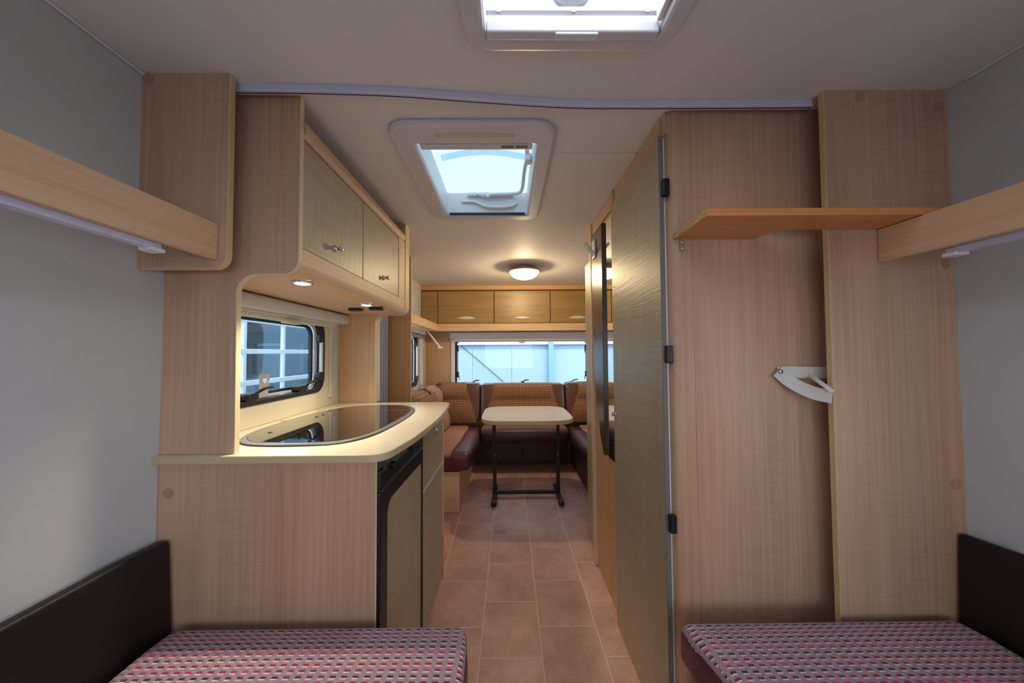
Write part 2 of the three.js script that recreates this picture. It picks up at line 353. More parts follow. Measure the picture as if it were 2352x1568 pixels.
{
  const o = struct('window_6', 'wide lounge window with white casing in end wall', 'window');
  part('casing', onZ(ext(rr(-0.652, 0.938, 0.76, 1.33, 0.004), 0.03, 0.002, [rr(-0.612, 0.898, 0.80, 1.31, 0.006)]), REAR), M.white, o);
  part('rubber_frame', onZ(ext(rr(-0.615, 0.90, 0.79, 1.325, 0.04), 0.03, 0.003, [rr(-0.592, 0.876, 0.812, 1.30, 0.035)]), REAR + 0.025), M.rubber, o);
  part('pane', onZ(new THREE.ShapeGeometry(rr(-0.60, 0.885, 0.80, 1.31, 0.04), 6), REAR + 0.028), M.glass, o);
  for (const x of [-0.40, 0.155, 0.704]) {
    const c = part('catch', box(x - 0.028, x + 0.012, 0.80, 0.852, REAR - 0.035, REAR - 0.002, 0.008, 'y', 2), M.black, o);
    part('lever', tube([[x - 0.012, 0.83, REAR - 0.03], [x + 0.005, 0.856, REAR - 0.04], [x + 0.025, 0.866, REAR - 0.045], [x + 0.062, 0.869, REAR - 0.045]], 0.0065, 14, 7), M.black, c);
  }
  for (const [x, s] of [[-0.582, 1], [0.868, -1]]) {
    const st = part('stay_arm', rod([x, 0.95, REAR - 0.01], [x, 1.19, REAR - 0.01], 0.0085), M.grey, o);
    part('stay_bracket', box(x - 0.014, x + 0.01, 1.17, 1.26, REAR - 0.012, REAR, 0.004), M.black, st);
    part('stay_bracket', box(x - 0.014, x + 0.014, 0.90, 0.965, REAR - 0.02, REAR, 0.006, 'y', 2), M.black, st);
    part('stay_lever', tube([[x, 0.93, REAR - 0.02], [x + s * 0.016, 0.915, REAR - 0.026], [x + s * 0.02, 0.87, REAR - 0.028]], 0.004, 10, 6), M.black, st);
  }
}
{
  const o = struct('door_1', 'closed entrance door between kitchen and lounge', 'door');
  part('leaf', box(XL, XL + 0.012, 0.02, 1.80, 2.04, 2.49, 0.004), M.wall, o);
  part('handle', box(XL + 0.012, XL + 0.04, 0.95, 1.0, 2.08, 2.18, 0.01), M.black, o);
}
/* ------------------------------------------------------------------ roof hatches */
function hatch(k, label) {
  const h = HATCH[k], o = thing('roof_hatch', label, 'roof hatch');
  const ox0 = h.x0 - (k ? 0.079 : 0.050), ox1 = h.x1 + (k ? 0.060 : 0.047), od0 = h.d0 - 0.10, od1 = h.d1 + (k ? 0.064 : 0.035);
  part('frame', onY(ext(rr(ox0, ox1, od0, od1, 0.07), 0.024, 0.009, [rr(h.x0, h.x1, h.d0, h.d1, 0.014)]), CEIL - 0.0245), M.hatch, o);
  part('shaft', onY(ext(rr(h.x0 - 0.006, h.x1 + 0.006, h.d0 - 0.006, h.d1 + 0.006, 0.014), 0.105, 0, [rr(h.x0 + 0.001, h.x1 - 0.001, h.d0 + 0.001, h.d1 - 0.001, 0.012)]), CEIL - 0.012), M.white, o);
  // acrylic lid: raised dome lofted over rounded rectangles
  const cx = (h.x0 + h.x1) / 2, cd = (h.d0 + h.d1) / 2, hw = (h.x1 - h.x0) / 2 + 0.03, hd = (h.d1 - h.d0) / 2 + 0.03, prof = [[1, 1.992], [1, 2.03], [0.975, 2.062], [0.92, 2.078], [0.62, 2.088], [0.3, 2.092], [0.0, 2.093]];
  const g = sheet((u, v) => {
    const t = v * (prof.length - 1), i = Math.min(prof.length - 2, Math.floor(t)), f = t - i, s = mix(prof[i][0], prof[i + 1][0], f), y = mix(prof[i][1], prof[i + 1][1], f);
    const a = u * Math.PI * 2, e = 0.22, ca = Math.cos(a), sa = Math.sin(a);
    return [cx + Math.sign(ca) * Math.abs(ca) ** e * hw * s, y, -(cd + Math.sign(sa) * Math.abs(sa) ** e * hd * s)];
  }, 64, 24);
  const lid = part('lid', g, k ? M.domeBlue : M.glass, o);
  part('seal', onY(ext(rr(cx - hw - 0.004, cx + hw + 0.004, cd - hd - 0.004, cd + hd + 0.004, 0.03), 0.012, 0, [rr(h.x0 - 0.004, h.x1 + 0.004, h.d0 - 0.004, h.d1 + 0.004, 0.014)]), 1.985), M.white, o);
  if (k) {
    for (const [d, w] of [[1.40, 0.05], [1.60, 0.05]]) part('lid_rib', sheet((u, v) => [mix(cx - hw * 0.86, cx + hw * 0.86, u), 2.082 - 0.012 * Math.sin(v * Math.PI), -(d + (v - 0.5) * w - 0.05 * Math.sin(u * Math.PI))], 20, 6), M.domeRib, lid);
    part('blind_bar', box(h.x0 + 0.012, h.x1 - 0.012, CEIL - 0.024, CEIL - 0.006, h.d0 + 0.002, h.d0 + 0.032, 0.004), M.hatch, o);
    part('blind_slot', box(h.x0 + 0.012, h.x1 - 0.012, CEIL - 0.022, CEIL - 0.010, h.d1 - 0.010, h.d1 - 0.002, 0.002), M.darkSlot, o);
    part('notice_strip', box(-0.235, 0.022, CEIL - 0.0256, CEIL - 0.0245, h.d0 - 0.062, h.d0 - 0.040, 0), M.label, o);
    part('sticker', box(-0.024, 0.020, CEIL - 0.0252, CEIL - 0.0238, h.d0 + 0.006, h.d0 + 0.018, 0), M.labelDark, o);
    part('sticker', box(0.026, 0.068, CEIL - 0.0252, CEIL - 0.0238, h.d0 + 0.006, h.d0 + 0.018, 0), M.labelDark, o);
    part('support_arm', tube([[0.07, 2.06, 1.24], [0.072, 2.01, 1.30], [0.076, 1.952, 1.375], [0.074, 1.968, 1.45], [0.072, 1.985, 1.56], [0.07, 1.99, 1.70], [0.055, 1.982, 1.738], [0.0, 1.977, 1.742], [-0.085, 1.974, 1.742], [-0.108, 1.960, 1.745]], 0.009, 60, 9), M.white, o);
    part('arm_pivot', box(0.066, 0.094, 1.930, 1.966, 1.352, 1.392, 0.01, 'y', 2), M.white, o);
    const la = part('latch', box(-0.21, 0.03, 1.972, 1.990, 1.748, 1.768, 0.004), M.white, o);
    part('latch_hook', merge([rod([-0.16, 1.975, 1.745], [-0.12, 1.957, 1.738], 0.004, 7), rod([-0.12, 1.957, 1.738], [-0.09, 1.975, 1.745], 0.004, 7)]), M.grey, la);
    part('grip', tube([[-0.24, 1.948, 1.765], [-0.17, 1.943, 1.758], [-0.11, 1.918, 1.756], [-0.03, 1.915, 1.756], [0.02, 1.922, 1.758], [0.045, 1.94, 1.765]], 0.007, 30, 8), M.white, o);
  } else {
    part('blind_bar', box(h.x0 + 0.004, h.x1 - 0.004, CEIL - 0.030, CEIL - 0.004, h.d1 - 0.026, h.d1 - 0.002, 0.005, 'x', 2), M.hatch, o);
    part('blind_grip', box(0.105, 0.20, CEIL - 0.034, CEIL - 0.026, h.d1 - 0.024, h.d1 - 0.006, 0.003), M.white, o);
    part('flyscreen_bar', box(h.x0 + 0.004, h.x1 - 0.004, CEIL + 0.012, CEIL + 0.024, h.d1 - 0.030, h.d1 - 0.018, 0.003), M.white, o);
    for (const x of [-0.018, 0.145, 0.305]) part('clip', box(x - 0.005, x + 0.005, CEIL + 0.008, CEIL + 0.013, h.d1 - 0.032, h.d1 - 0.026, 0.001), M.steel, o);
    part('side_rail', box(h.x1 - 0.014, h.x1 - 0.002, CEIL - 0.012, CEIL + 0.02, h.d0 + 0.01, h.d1 - 0.03, 0.003), M.white, o);
    part('knob', lathe([[0.0001, -0.018], [0.036, -0.016], [0.045, -0.008], [0.045, 0.006], [0.0001, 0.012]], 28).rotateX(-Math.PI / 2).translate(0.144, 1.988, -0.752), M.grey, o);
  }
  settle(o);
}
hatch(0, 'roof hatch with clear bright lid over the beds');
hatch(1, 'roof hatch with blue tinted lid and white support arm');

/* ------------------------------------------------------------------ curtain rail across the ceiling */
{
  const o = thing('curtain_rail', 'lilac S-curved curtain rail fixed across the ceiling', 'curtain rail');
  const path = [[-0.735, 0.919], [-0.548, 0.922], [-0.317, 0.932], [-0.081, 0.956], [0.168, 0.978], [0.421, 0.981], [0.66, 0.980], [0.882, 0.978]];
  const crv = new THREE.CatmullRomCurve3(path.map(([x, d]) => new THREE.Vector3(x, 0, -d)));
  const strip = (y0, y1, b0, b1) => {                // a swept rectangular bar
    const n = 60, pos = [], idx = [];
    for (let i = 0; i <= n; i++) {
      const p = crv.getPoint(i / n), t = crv.getTangent(i / n), nx = t.z, nz = -t.x;         // towards -z side
      for (const [y, b] of [[y0, b0], [y1, b0], [y1, b1], [y0, b1]]) pos.push(p.x + nx * b, y, p.z + nz * b);
    }
    for (let i = 0; i < n; i++) for (let k = 0; k < 4; k++) { const a = i * 4 + k, b = i * 4 + (k + 1) % 4, c = a + 4, d = b + 4; idx.push(a, c, b, b, c, d); }
    idx.push(0, 1, 2, 0, 2, 3, n * 4, n * 4 + 2, n * 4 + 1, n * 4, n * 4 + 3, n * 4 + 2);
    let g = new THREE.BufferGeometry(); g.setAttribute('position', new THREE.Float32BufferAttribute(pos, 3)); g.setIndex(idx);
    g = g.toNonIndexed(); g.computeVertexNormals(); return boxUV(g);
  };
  part('profile', strip(1.8775, 1.8995, 0, 0.013), M.lilac, o);
  part('lip', strip(1.8795, 1.8825, -0.002, 0.0), M.white, o);
  part('runner_slot', strip(1.8765, 1.8775, 0.004, 0.0065), M.darkSlot, o);
  settle(o);
}
/* ================================================================== PARTITIONS AND PELMETS */
const cap = (x, y, d, r = 0.014) => boxUV(new THREE.CylinderGeometry(r, r, 0.0014, 24).rotateX(Math.PI / 2).translate(x, y, -d + 0.0005));
M.cap = std({ map: laminate([178, 142, 116], 81, 0.3, 0.2), roughness: 0.6 });
{
  const o = thing('partition_panel', 'short wood panel with rounded lower corner hanging from ceiling beside kitchen', 'panel');
  part('board', onZ(ext(poly([[XL, 1.389], [-0.718, 1.389, 0.036], [-0.718, CEIL - 0.001], [XL, CEIL - 0.001]]), 0.019, 0.0015), 0.904), [M.maple, M.edge], o);
  part('screw_cap', cap(-0.929, 1.884, 0.885), M.cap, o);
  part('spacer', box(XL, -0.80, 1.42, CEIL - 0.001, 0.904, 0.954, 0), M.maple, o);
  settle(o);
  const p = thing('partition_panel', 'tall wood panel from bed to ceiling beside the wardrobe', 'panel');
  part('board', onZ(ext(poly([[0.878, 0.02], [XR, 0.02], [XR, CEIL - 0.001], [0.884, CEIL - 0.001]]), 0.018, 0.0015), 0.963), [M.maple, M.edge], p);
  part('spacer', box(0.97, XR, 0.02, CEIL - 0.001, 0.963, 1.022, 0), M.maple, p);
  for (const [x, y] of [[0.987, 1.883], [1.208, 1.852], [1.207, 1.408], [1.206, 0.807]]) part('screw_cap', cap(x, y, 0.945), M.cap, p);
  settle(p);
  for (const [x0, x1, tx, end, lab] of [[-0.757, -0.741, -0.778, 0.884, 'slanting wood pelmet board above left bed, running to the short panel'], [1.018, 1.034, 1.045, 0.944, 'wood pelmet board above right bed with orange shelf resting on it']]) {
    const q = thing('pelmet_board', lab, 'pelmet');
    part('board', box(x0, x1, 1.412, 1.503, FRONT + 0.01, end, 0.002, 'z'), M.mapleLight, q);
    const t = part('curtain_track', box(Math.min(tx, tx + 0.022), Math.max(tx, tx + 0.022), 1.398, 1.412, FRONT + 0.02, end - 0.125, 0.002), M.lilac, q);
    part('end_stop', box(tx - 0.006, tx + 0.028, 1.392, 1.401, end - 0.15, end - 0.122, 0.003), M.white, t);
    settle(q);
  }
}
/* ================================================================== KITCHEN */
const endShape = () => poly([[XL, 0.903], [-0.742, 0.903], [-0.745, 1.390, 0.052], [-0.577, 1.390, 0.042], [-0.577, CEIL - 0.001], [XL, CEIL - 0.001]]);
{
  const o = thing('kitchen_wall_cabinet', 'wall cabinet with two grey oak doors and round knobs above kitchen', 'cabinet');
  part('side_panel', onZ(ext(endShape(), 0.018, 0.0015, [], 14), 0.972), [M.maple, M.edgePale], o);
  part('side_panel', onZ(ext(endShape(), 0.075, 0.0015, [], 14), 2.012), [M.mapleGold, M.edgePale], o);
  part('back', box(XL + 0.001, -0.612, 1.48, 1.832, 0.973, 1.936, 0), M.maple, o);
  // lower fascia with a bull-nosed front, swept along the cabinet
  part('lower_fascia', onZ(ext(poly([[XL + 0.002, 1.390], [-0.580, 1.390, 0.038], [-0.580, 1.4675], [-0.606, 1.4675], [-0.606, 1.482], [XL + 0.002, 1.482]]), 0.963, 0, [], 12), 1.936, 'z'), M.mapleLight, o);
  part('cornice', onZ(ext(poly([[-0.612, 1.784], [-0.583, 1.784, 0.004], [-0.572, 1.800, 0.008], [-0.572, 1.832, 0.012], [-0.62, 1.838]]), 0.94, 0, [], 8), 1.913, 'z'), M.maple, o);
  part('stile', box(-0.606, -0.580, 1.4675, 1.79, 1.832, 1.936, 0.002), M.mapleLight, o);
  for (const [d0, d1, dk] of [[0.974, 1.384, 1.162], [1.389, 1.830, 1.613]]) {
    const dr = part('door', box(-0.602, -0.583, 1.470, 1.781, d0, d1, 0.002, 'z'), M.greyOak, o);
    part('knob', lathe([[0.0001, 0], [0.0115, 0], [0.0115, 0.003], [0.006, 0.006], [0.0052, 0.014], [0.0075, 0.018], [0.0105, 0.0205], [0.0105, 0.024], [0.007, 0.0265], [0.0001, 0.027]], 20).rotateZ(-Math.PI / 2).translate(-0.583, 1.523, -dk), M.chrome, dr);
  }
  settle(o);
  for (const [d0, lab] of [[1.055, 'round spotlight under wall cabinet, beside the end panel'], [1.530, 'round spotlight under wall cabinet, beside the black sockets']]) {
    const l = thing('spotlight', lab, 'spotlight'), x = -0.626, y = 1.390;
    part('ring', lathe([[0.0224, 0], [0.0224, -0.005], [0.0245, -0.0065], [0.0285, -0.0045], [0.0305, -0.001], [0.0305, 0]], 32).translate(x, y, -d0), M.chrome, l);
    part('lens', lathe([[0.0001, -0.0095], [0.012, -0.0092], [0.021, -0.0074], [0.0222, -0.005], [0.0222, -0.001], [0.0001, -0.001]], 28).translate(x, y, -d0), std({ color: '#fff4de', emissive: new THREE.Color(1, 0.86, 0.62), emissiveIntensity: 3.2 }), l);
    settle(l);
    const s = new THREE.SpotLight(new THREE.Color(1, 0.84, 0.58), 1.5, 0, 0.98, 0.8, 2);
    s.position.set(x, y - 0.013, -d0); s.target.position.set(x, 0.9, -d0); s.castShadow = true; s.shadow.radius = 1; scene.add(s, s.target);
  }
  for (const [x, d0, lab] of [[-0.738, 1.68, 'black flat socket under wall cabinet, towards the window'], [-0.628, 1.652, 'black flat socket under wall cabinet, beside the far spotlight']])
    solo('power_socket', onY(ext(poly([[x - 0.033, d0 - 0.012], [x - 0.02, d0 - 0.024], [x + 0.02, d0 - 0.024], [x + 0.033, d0 - 0.012], [x + 0.033, d0 + 0.012], [x + 0.02, d0 + 0.024], [x - 0.02, d0 + 0.024], [x - 0.033, d0 + 0.012]]), 0.013, 0.003), 1.377), M.black, lab, 'socket');
}
{
  const o = thing('roller_blind', 'rolled up window blind cassette above kitchen window', 'blind');
  const half = (r) => { const s = new THREE.Shape(); s.moveTo(XL + 0.002, 1.388); s.lineTo(XL + 0.03, 1.388); s.quadraticCurveTo(XL + r, 1.386, XL + r, 1.358); s.quadraticCurveTo(XL + r, 1.334, XL + 0.05, 1.332); s.lineTo(XL + 0.002, 1.332); s.closePath(); return s; };
  part('cassette', onZ(ext(half(0.064), 0.945, 0, [], 10), 1.925), M.blind, o);
  part('pull_bar', box(XL + 0.012, XL + 0.034, 1.322, 1.333, 0.98, 1.858, 0.004, 'z'), M.blind, o);
  part('lower_bar', box(XL + 0.010, XL + 0.026, 1.308, 1.3225, 0.98, 1.845, 0.003, 'z'), M.cream, o);
  part('pull_tab', box(XL + 0.012, XL + 0.046, 1.298, 1.312, 1.425, 1.515, 0.004), M.cream, o);
  for (const d of [1.832, 1.846]) part('side_rail', box(XL + 0.002, XL + 0.012, 0.955, 1.335, d, d + 0.009, 0.002), M.cream, o);
  part('side_cover', box(XL + 0.002, XL + 0.016, 0.975, 1.334, 1.862, 1.888, 0.004), M.wall, o);
  part('rail_foot', box(XL + 0.002, XL + 0.014, 0.948, 0.965, 1.824, 1.858, 0.003), M.cream, o);
  settle(o);
}
{
  const o = thing('kitchen_base_cabinet', 'kitchen base cabinet with wood end panel and grey oak doors', 'cabinet');
  part('end_panel', box(XL + 0.002, -0.3785, 0.02, 0.881, 0.954, 0.972, 0), M.maple, o);
  part('end_panel_lip', box(-0.3785, -0.3625, 0.02, 0.881, 0.954, 0.9575, 0), M.maple, o);
  part('edge_strip', box(-0.3625, -0.3595, 0.02, 0.881, 0.954, 0.9575, 0.0005), M.edgePale, o);
  part('screw_cap', cap(-0.916, 0.8, 0.954), M.cap, o);
  part('end_panel', box(XL + 0.002, -0.352, 0.0, 0.881, 1.862, 1.880, 0.0015), M.mapleLight, o);
  part('divider', box(XL + 0.002, -0.372, 0.02, 0.881, 1.432, 1.448, 0), M.mapleLight, o);
  part('back', box(XL + 0.002, -0.40, 0.03, 0.86, 1.448, 1.86, 0), M.mapleLight, o);
  part('plinth', box(XL + 0.002, -0.39, 0.0, 0.03, 0.972, 1.862, 0), M.wenge, o);
  part('drawer_front', box(-0.372, -0.3545, 0.6055, 0.879, 1.452, 1.858, 0.0015, 'z'), M.greyOak, o);
  part('edge_strip', box(-0.372, -0.3535, 0.6015, 0.6045, 1.452, 1.858, 0.0005), M.white, o);
  part('door', box(-0.372, -0.3545, 0.022, 0.600, 1.452, 1.858, 0.0015, 'y'), M.greyOak, o);
  const hk = part('handle', rod([-0.3545, 0.825, 1.622], [-0.340, 0.825, 1.622], 0.006, 12), M.chrome, o);
  part('grip', tube([[-0.342, 0.827, 1.622], [-0.336, 0.815, 1.622], [-0.338, 0.800, 1.622], [-0.343, 0.795, 1.622]], 0.004, 14, 8), M.chrome, hk);
  settle(o);
}
{
  const o = thing('refrigerator', 'black framed fridge with wood inset door under worktop', 'refrigerator');
  part('body', box(XL + 0.02, -0.374, 0.035, 0.878, 0.975, 1.428, 0), M.black, o);
  // control panel: sloping face above the door
  const cp = part('control_panel', onZ(ext(poly([[-0.3775, 0.800], [-0.350, 0.800, 0.004], [-0.352, 0.835, 0.006], [-0.370, 0.879], [-0.3775, 0.879]]), 0.466, 0.003), 1.426, 'z'), M.fridge, o);
  part('knob', rod([-0.356, 0.838, 1.06], [-0.345, 0.836, 1.06], 0.011, 16), M.black, cp);
  part('knob', rod([-0.356, 0.838, 1.25], [-0.345, 0.836, 1.25], 0.011, 16), M.black, cp);
  part('switch', box(-0.358, -0.346, 0.832, 0.842, 1.33, 1.36, 0.002), M.graphite, cp);
  part('vent_ridge', box(-0.371, -0.357, 0.858, 0.863, 1.10, 1.41, 0.002), M.black, cp);
  part('trim_line', box(-0.352, -0.3495, 0.802, 0.8045, 1.0, 1.42, 0.0008), M.graphite, cp);
  const dr = part('door', onX(ext(rr(0.959, 1.427, 0.04, 0.796, 0.012), 0.026, 0.005, [poly([[1.020, 0.07], [1.412, 0.07], [1.412, 0.735, 0.008], [1.020, 0.745, 0.04]])]), -0.377), M.fridge, o);
  part('door_inset', onX(ext(poly([[1.017, 0.067], [1.415, 0.067], [1.415, 0.738, 0.008], [1.017, 0.748, 0.04]]), 0.016, 0.001), -0.372, 'y'), M.greyOak, dr);
  part('corner_post', box(-0.376, -0.3475, 0.80, 0.853, 0.958, 0.992, 0.008, 'y', 2), M.fridge, o);
  part('seal_line', box(-0.372, -0.3485, 0.7965, 0.7995, 0.960, 1.424, 0.001), M.graphite, o);
  settle(o);
}
{
  const s = new THREE.Shape(); s.moveTo(XL, 0.935); s.lineTo(-0.375, 0.935);
  s.quadraticCurveTo(-0.338, 0.936, -0.327, 0.985);
  s.splineThru([[-0.311, 1.09], [-0.302, 1.20], [-0.296, 1.402], [-0.2985, 1.55], [-0.308, 1.708], [-0.322, 1.875]].map((p) => new THREE.Vector2(...p)));
  s.quadraticCurveTo(-0.328, 1.934, -0.372, 1.936); s.lineTo(XL, 1.936); s.closePath();
  solo('kitchen_worktop', onY(ext(s, 0.021, 0.0025, [], 16), 0.8815), [M.worktop, M.worktopEdge], 'glossy cream kitchen worktop with curved front edge', 'worktop');
}
{
  const o = thing('hob', 'black glass lidded hob set in kitchen worktop', 'hob');
  const P = [[-0.818, 1.071], [-0.855, 1.133], [-0.879, 1.249], [-0.882, 1.391], [-0.872, 1.558], [-0.837, 1.688], [-0.790, 1.760], [-0.712, 1.793], [-0.604, 1.803], [-0.532, 1.784], [-0.470, 1.711], [-0.437, 1.595], [-0.428, 1.456], [-0.431, 1.299], [-0.446, 1.160], [-0.473, 1.091], [-0.517, 1.046], [-0.597, 1.029], [-0.697, 1.027], [-0.769, 1.039]];
  const cx = -0.655, cd = 1.40, ring = (k, m) => { const c = new THREE.CatmullRomCurve3(P.map(([x, d]) => new THREE.Vector3(cx + (x - cx) * k, cd + (d - cd) * m, 0)), true), q = c.getPoints(80); return new THREE.Shape(q.slice(0, -1).map((p) => new THREE.Vector2(p.x, p.y))); };
  part('rubber_gasket', onY(ext(ring(1.012, 1.008), 0.003, 0.0005, [ring(0.96, 0.97)]), 0.9026), M.rubber, o);
  part('steel_rim', onY(ext(ring(1.0, 1.0), 0.006, 0.0018, [ring(0.94, 0.955)]), 0.9030), M.steel, o);
  part('glass_lid', onY(ext(ring(0.93, 0.945), 0.006, 0.0012), 0.9037), M.blackGlass, o);
  for (const [x, d] of [[-0.80, 1.179], [-0.801, 1.462], [-0.801, 1.512], [-0.795, 1.650]]) part('hinge_button', lathe([[0.0001, 0.002], [0.006, 0.002], [0.0075, 0], [0.0075, -0.001]], 18).translate(x, 0.9098, -d), M.black, o);
  part('lid_split', box(-0.64, -0.452, 0.9093, 0.9101, 1.628, 1.631, 0), M.steel, o);
  settle(o);
  for (const [d, lab] of [[1.161, 'round cream cap on worktop behind hob, nearest end panel'], [1.427, 'round cream cap on worktop behind hob, between two others'], [1.697, 'round cream cap on worktop behind hob, beside blind rail']])
    solo('cover_cap', lathe([[0.0001, 0.0016], [0.014, 0.0014], [0.016, 0], [0.0001, 0]], 20).translate(-0.910, 0.9026, -d), M.worktopEdge, lab, 'cap', 'caps along back of worktop');
}
{
  const s = poly([[1.355, 1.004], [1.405, 1.004], [1.405, 1.064], [1.415, 1.070], [1.412, 1.092], [1.355, 1.092]]);
  const hole = new THREE.Path(); hole.absarc(1.385, 1.069, 0.011, 0, Math.PI * 2);
  const g = onX(ext(s, 0.0012, 0, [hole]), XL - 0.02);
  solo('paper_tag', g, M.paper, 'blank pale card tag with round hole standing on kitchen window frame', 'tag');
}
/* lounge side partition and screen track by the entrance door */
solo('partition_board', box(XL + 0.001, -0.736, 0.001, CEIL - 0.001, 2.612, 2.632, 0.002), M.mapleGold, 'full height brown wood board between entrance door and lounge', 'panel');
{
  const o = thing('screen_track', 'vertical aluminium fly screen track beside entrance door', 'track');
  part('profile', box(XL, XL + 0.050, 0.02, 1.84, 2.470, 2.570, 0.002), M.alu, o);
  for (const d of [2.485, 2.515, 2.545]) part('rib', box(XL + 0.050, XL + 0.058, 0.02, 1.84, d, d + 0.010, 0.002), M.alu, o);
  settle(o);
}
/* ================================================================== WARDROBE, MIRROR, SHELF */
const PX = 0.468;
{
  const o = thing('wardrobe', 'tall wardrobe block with wide wood end panel and grey oak door', 'wardrobe');
  part('corner_moulding', onY(ext(poly([[PX + 0.011, 1.070], [PX + 0.011, 1.0225, 0.034], [0.5455, 1.0225], [0.5455, 1.070]]), CEIL - 0.002, 0, [], 14), 0.001, 'y'), M.maple, o);
  part('end_panel', box(0.5468, XR - 0.001, 0.001, CEIL - 0.002, 1.0235, 1.070, 0.0008), M.maple, o);
  part('carcass', box(0.50, XR - 0.001, 0.001, CEIL - 0.002, 1.07, 1.985, 0), M.mapleGold, o);
  part('gap_light_strip', box(0.4725, 0.50, 0.03, 1.828, 1.048, 1.080, 0), M.white, o);  // white strip painted for light and pale interior seen through the door gap
  part('top_rail', box(PX + 0.004, 0.50, 1.832, CEIL - 0.002, 1.06, 1.95, 0.003, 'z'), M.maple, o);
  part('top_rail_corner', box(PX + 0.008, 0.50, 1.832, CEIL - 0.002, 1.03, 1.062, 0.003, 'z'), M.maple, o);
  part('mirror_panel', box(PX + 0.012, 0.50, 0.001, 1.832, 1.566, 1.945, 0.002), M.mapleGold, o);
  part('frame_post', box(PX - 0.002, 0.50, 0.001, CEIL - 0.002, 1.530, 1.546, 0.005, 'y', 2), M.maple, o);
  part('frame_post', box(PX + 0.002, 0.50, 0.001, CEIL - 0.002, 1.548, 1.566, 0.005, 'y', 2), M.maple, o);
  part('corner_post', box(PX - 0.004, 0.53, 0.001, CEIL - 0.002, 1.942, 1.995, 0.012, 'y', 3), M.mapleLight, o);
  const d = part('door', box(PX - 0.012, PX + 0.003, 0.012, 1.826, 1.036, 1.527, 0.002), M.greyOak, o);
  part('edge_strip', box(PX - 0.0118, PX + 0.002, 0.012, 1.826, 1.0335, 1.0365, 0.0005), M.ribbed, d);
  part('knob', lathe([[0.0001, 0], [0.009, 0], [0.009, 0.003], [0.006, 0.006], [0.007, 0.011], [0.010, 0.014], [0.008, 0.018], [0.0001, 0.019]], 18).rotateZ(Math.PI / 2).translate(PX - 0.012, 0.907, -1.492), M.chrome, d);
  for (const y of [1.663, 1.163, 0.671]) part('hinge', box(PX - 0.006, PX + 0.014, y - 0.026, y + 0.026, 1.018, 1.036, 0.003), M.black, d);
  settle(o);
}
{
  const o = thing('wall_mirror', 'narrow wall mirror on dark brown board with coat hook', 'mirror');
  part('glass', box(PX + 0.004, PX + 0.0115, 0.675, 1.805, 1.5665, 1.715, 0), M.mirror, o);
  const s = new THREE.Shape(); s.moveTo(1.704, 0.672); s.lineTo(1.722, 0.672); s.bezierCurveTo(1.80, 0.76, 1.895, 0.95, 1.912, 1.30); s.lineTo(1.918, 1.812); s.lineTo(1.704, 1.812); s.closePath();
  const b = part('board', onX(ext(s, 0.018, 0.002, [], 14), PX - 0.008), M.wenge, o);
  const hk = part('coat_hook', box(PX - 0.016, PX - 0.008, 1.672, 1.770, 1.815, 1.872, 0.002), M.satin, b);
  for (const dd of [1.832, 1.846, 1.860]) part('peg', rod([PX - 0.012, 1.690, dd], [PX - 0.058, 1.752, dd], 0.0068, 8), M.satin, b);
  settle(o);
}
solo('tall_cupboard', box(0.50, 0.80, 0.001, 1.74, 2.02, 2.27, 0.006), M.greyOak, 'tall grey oak cupboard behind the wardrobe corner post', 'cupboard');
{
  const o = thing('shelf', 'orange chipboard shelf across wardrobe panel and pelmet', 'shelf');
  part('board', onY(ext(poly([[0.491, 0.842], [1.16, 0.838], [1.16, 0.942], [0.733, 0.942], [0.728, 1.0215], [0.489, 1.0215]]), 0.018, 0), 1.5045, 'x'), M.orange, o);
  part('raw_edge', box(0.4888, 0.4912, 1.5047, 1.5223, 0.8425, 1.0205, 0), M.chip, o);
  part('raw_edge', box(0.735, 0.877, 1.5047, 1.5223, 0.9418, 0.9432, 0), M.chip, o);
  const b = part('bracket', box(0.508, 0.523, 1.468, 1.5035, 1.0205, 1.0225, 0), M.brass, o);
  part('bracket_flange', box(0.508, 0.523, 1.5025, 1.5042, 0.985, 1.0225, 0), M.brass, b);
  for (const y of [1.497, 1.478]) part('screw', lathe([[0.0001, 0.002], [0.003, 0.0015], [0.004, 0], [0.0001, 0]], 12).rotateX(Math.PI / 2).translate(0.5155, y, -1.0205), M.chrome, b);
  settle(o);
}
{
  const o = thing('strap', 'white webbing strap screwed to wardrobe panel', 'strap');
  const band = (pts, w, dirs) => { const c = new THREE.CatmullRomCurve3(pts.map((p) => V(...p))); return sheet((u, v) => { const p = c.getPoint(u), q = dirs(u), k = (v - 0.5) * w; return [p.x + q[0] * k, p.y + q[1] * k, p.z + q[2] * k]; }, 30, 3); };
  const thick = (g) => { const a = g.toNonIndexed(), b = a.clone().translate(0, 0, -0.002); return merge([a, b]); };
  part('webbing', thick(band([[0.786, 1.109, 1.017], [0.83, 1.109, 1.014], [0.876, 1.108, 1.006], [0.93, 1.108, 1.004]], 0.033, () => [0, 1, 0])), M.strap, o);
  part('webbing', thick(band([[0.783, 1.112, 1.012], [0.806, 1.088, 1.008], [0.830, 1.068, 0.995], [0.851, 1.053, 0.970], [0.872, 1.046, 0.938]], 0.036, (u) => { const a = mix(0.75, 0.16, u); return [Math.sin(a), Math.cos(a), 0]; })), M.strap, o);
  part('webbing', thick(band([[0.872, 1.060, 0.938], [0.862, 1.073, 0.944], [0.858, 1.084, 0.958], [0.866, 1.098, 0.990], [0.876, 1.104, 1.004]], 0.014, () => [0.9, 0.2, 0.2])), M.strap, o);
  part('screw', lathe([[0.0001, 0.004], [0.005, 0.003], [0.007, 0], [0.0001, 0]], 14).rotateX(Math.PI / 2).translate(0.790, 1.111, -1.010), M.chrome, o);
  settle(o);
}
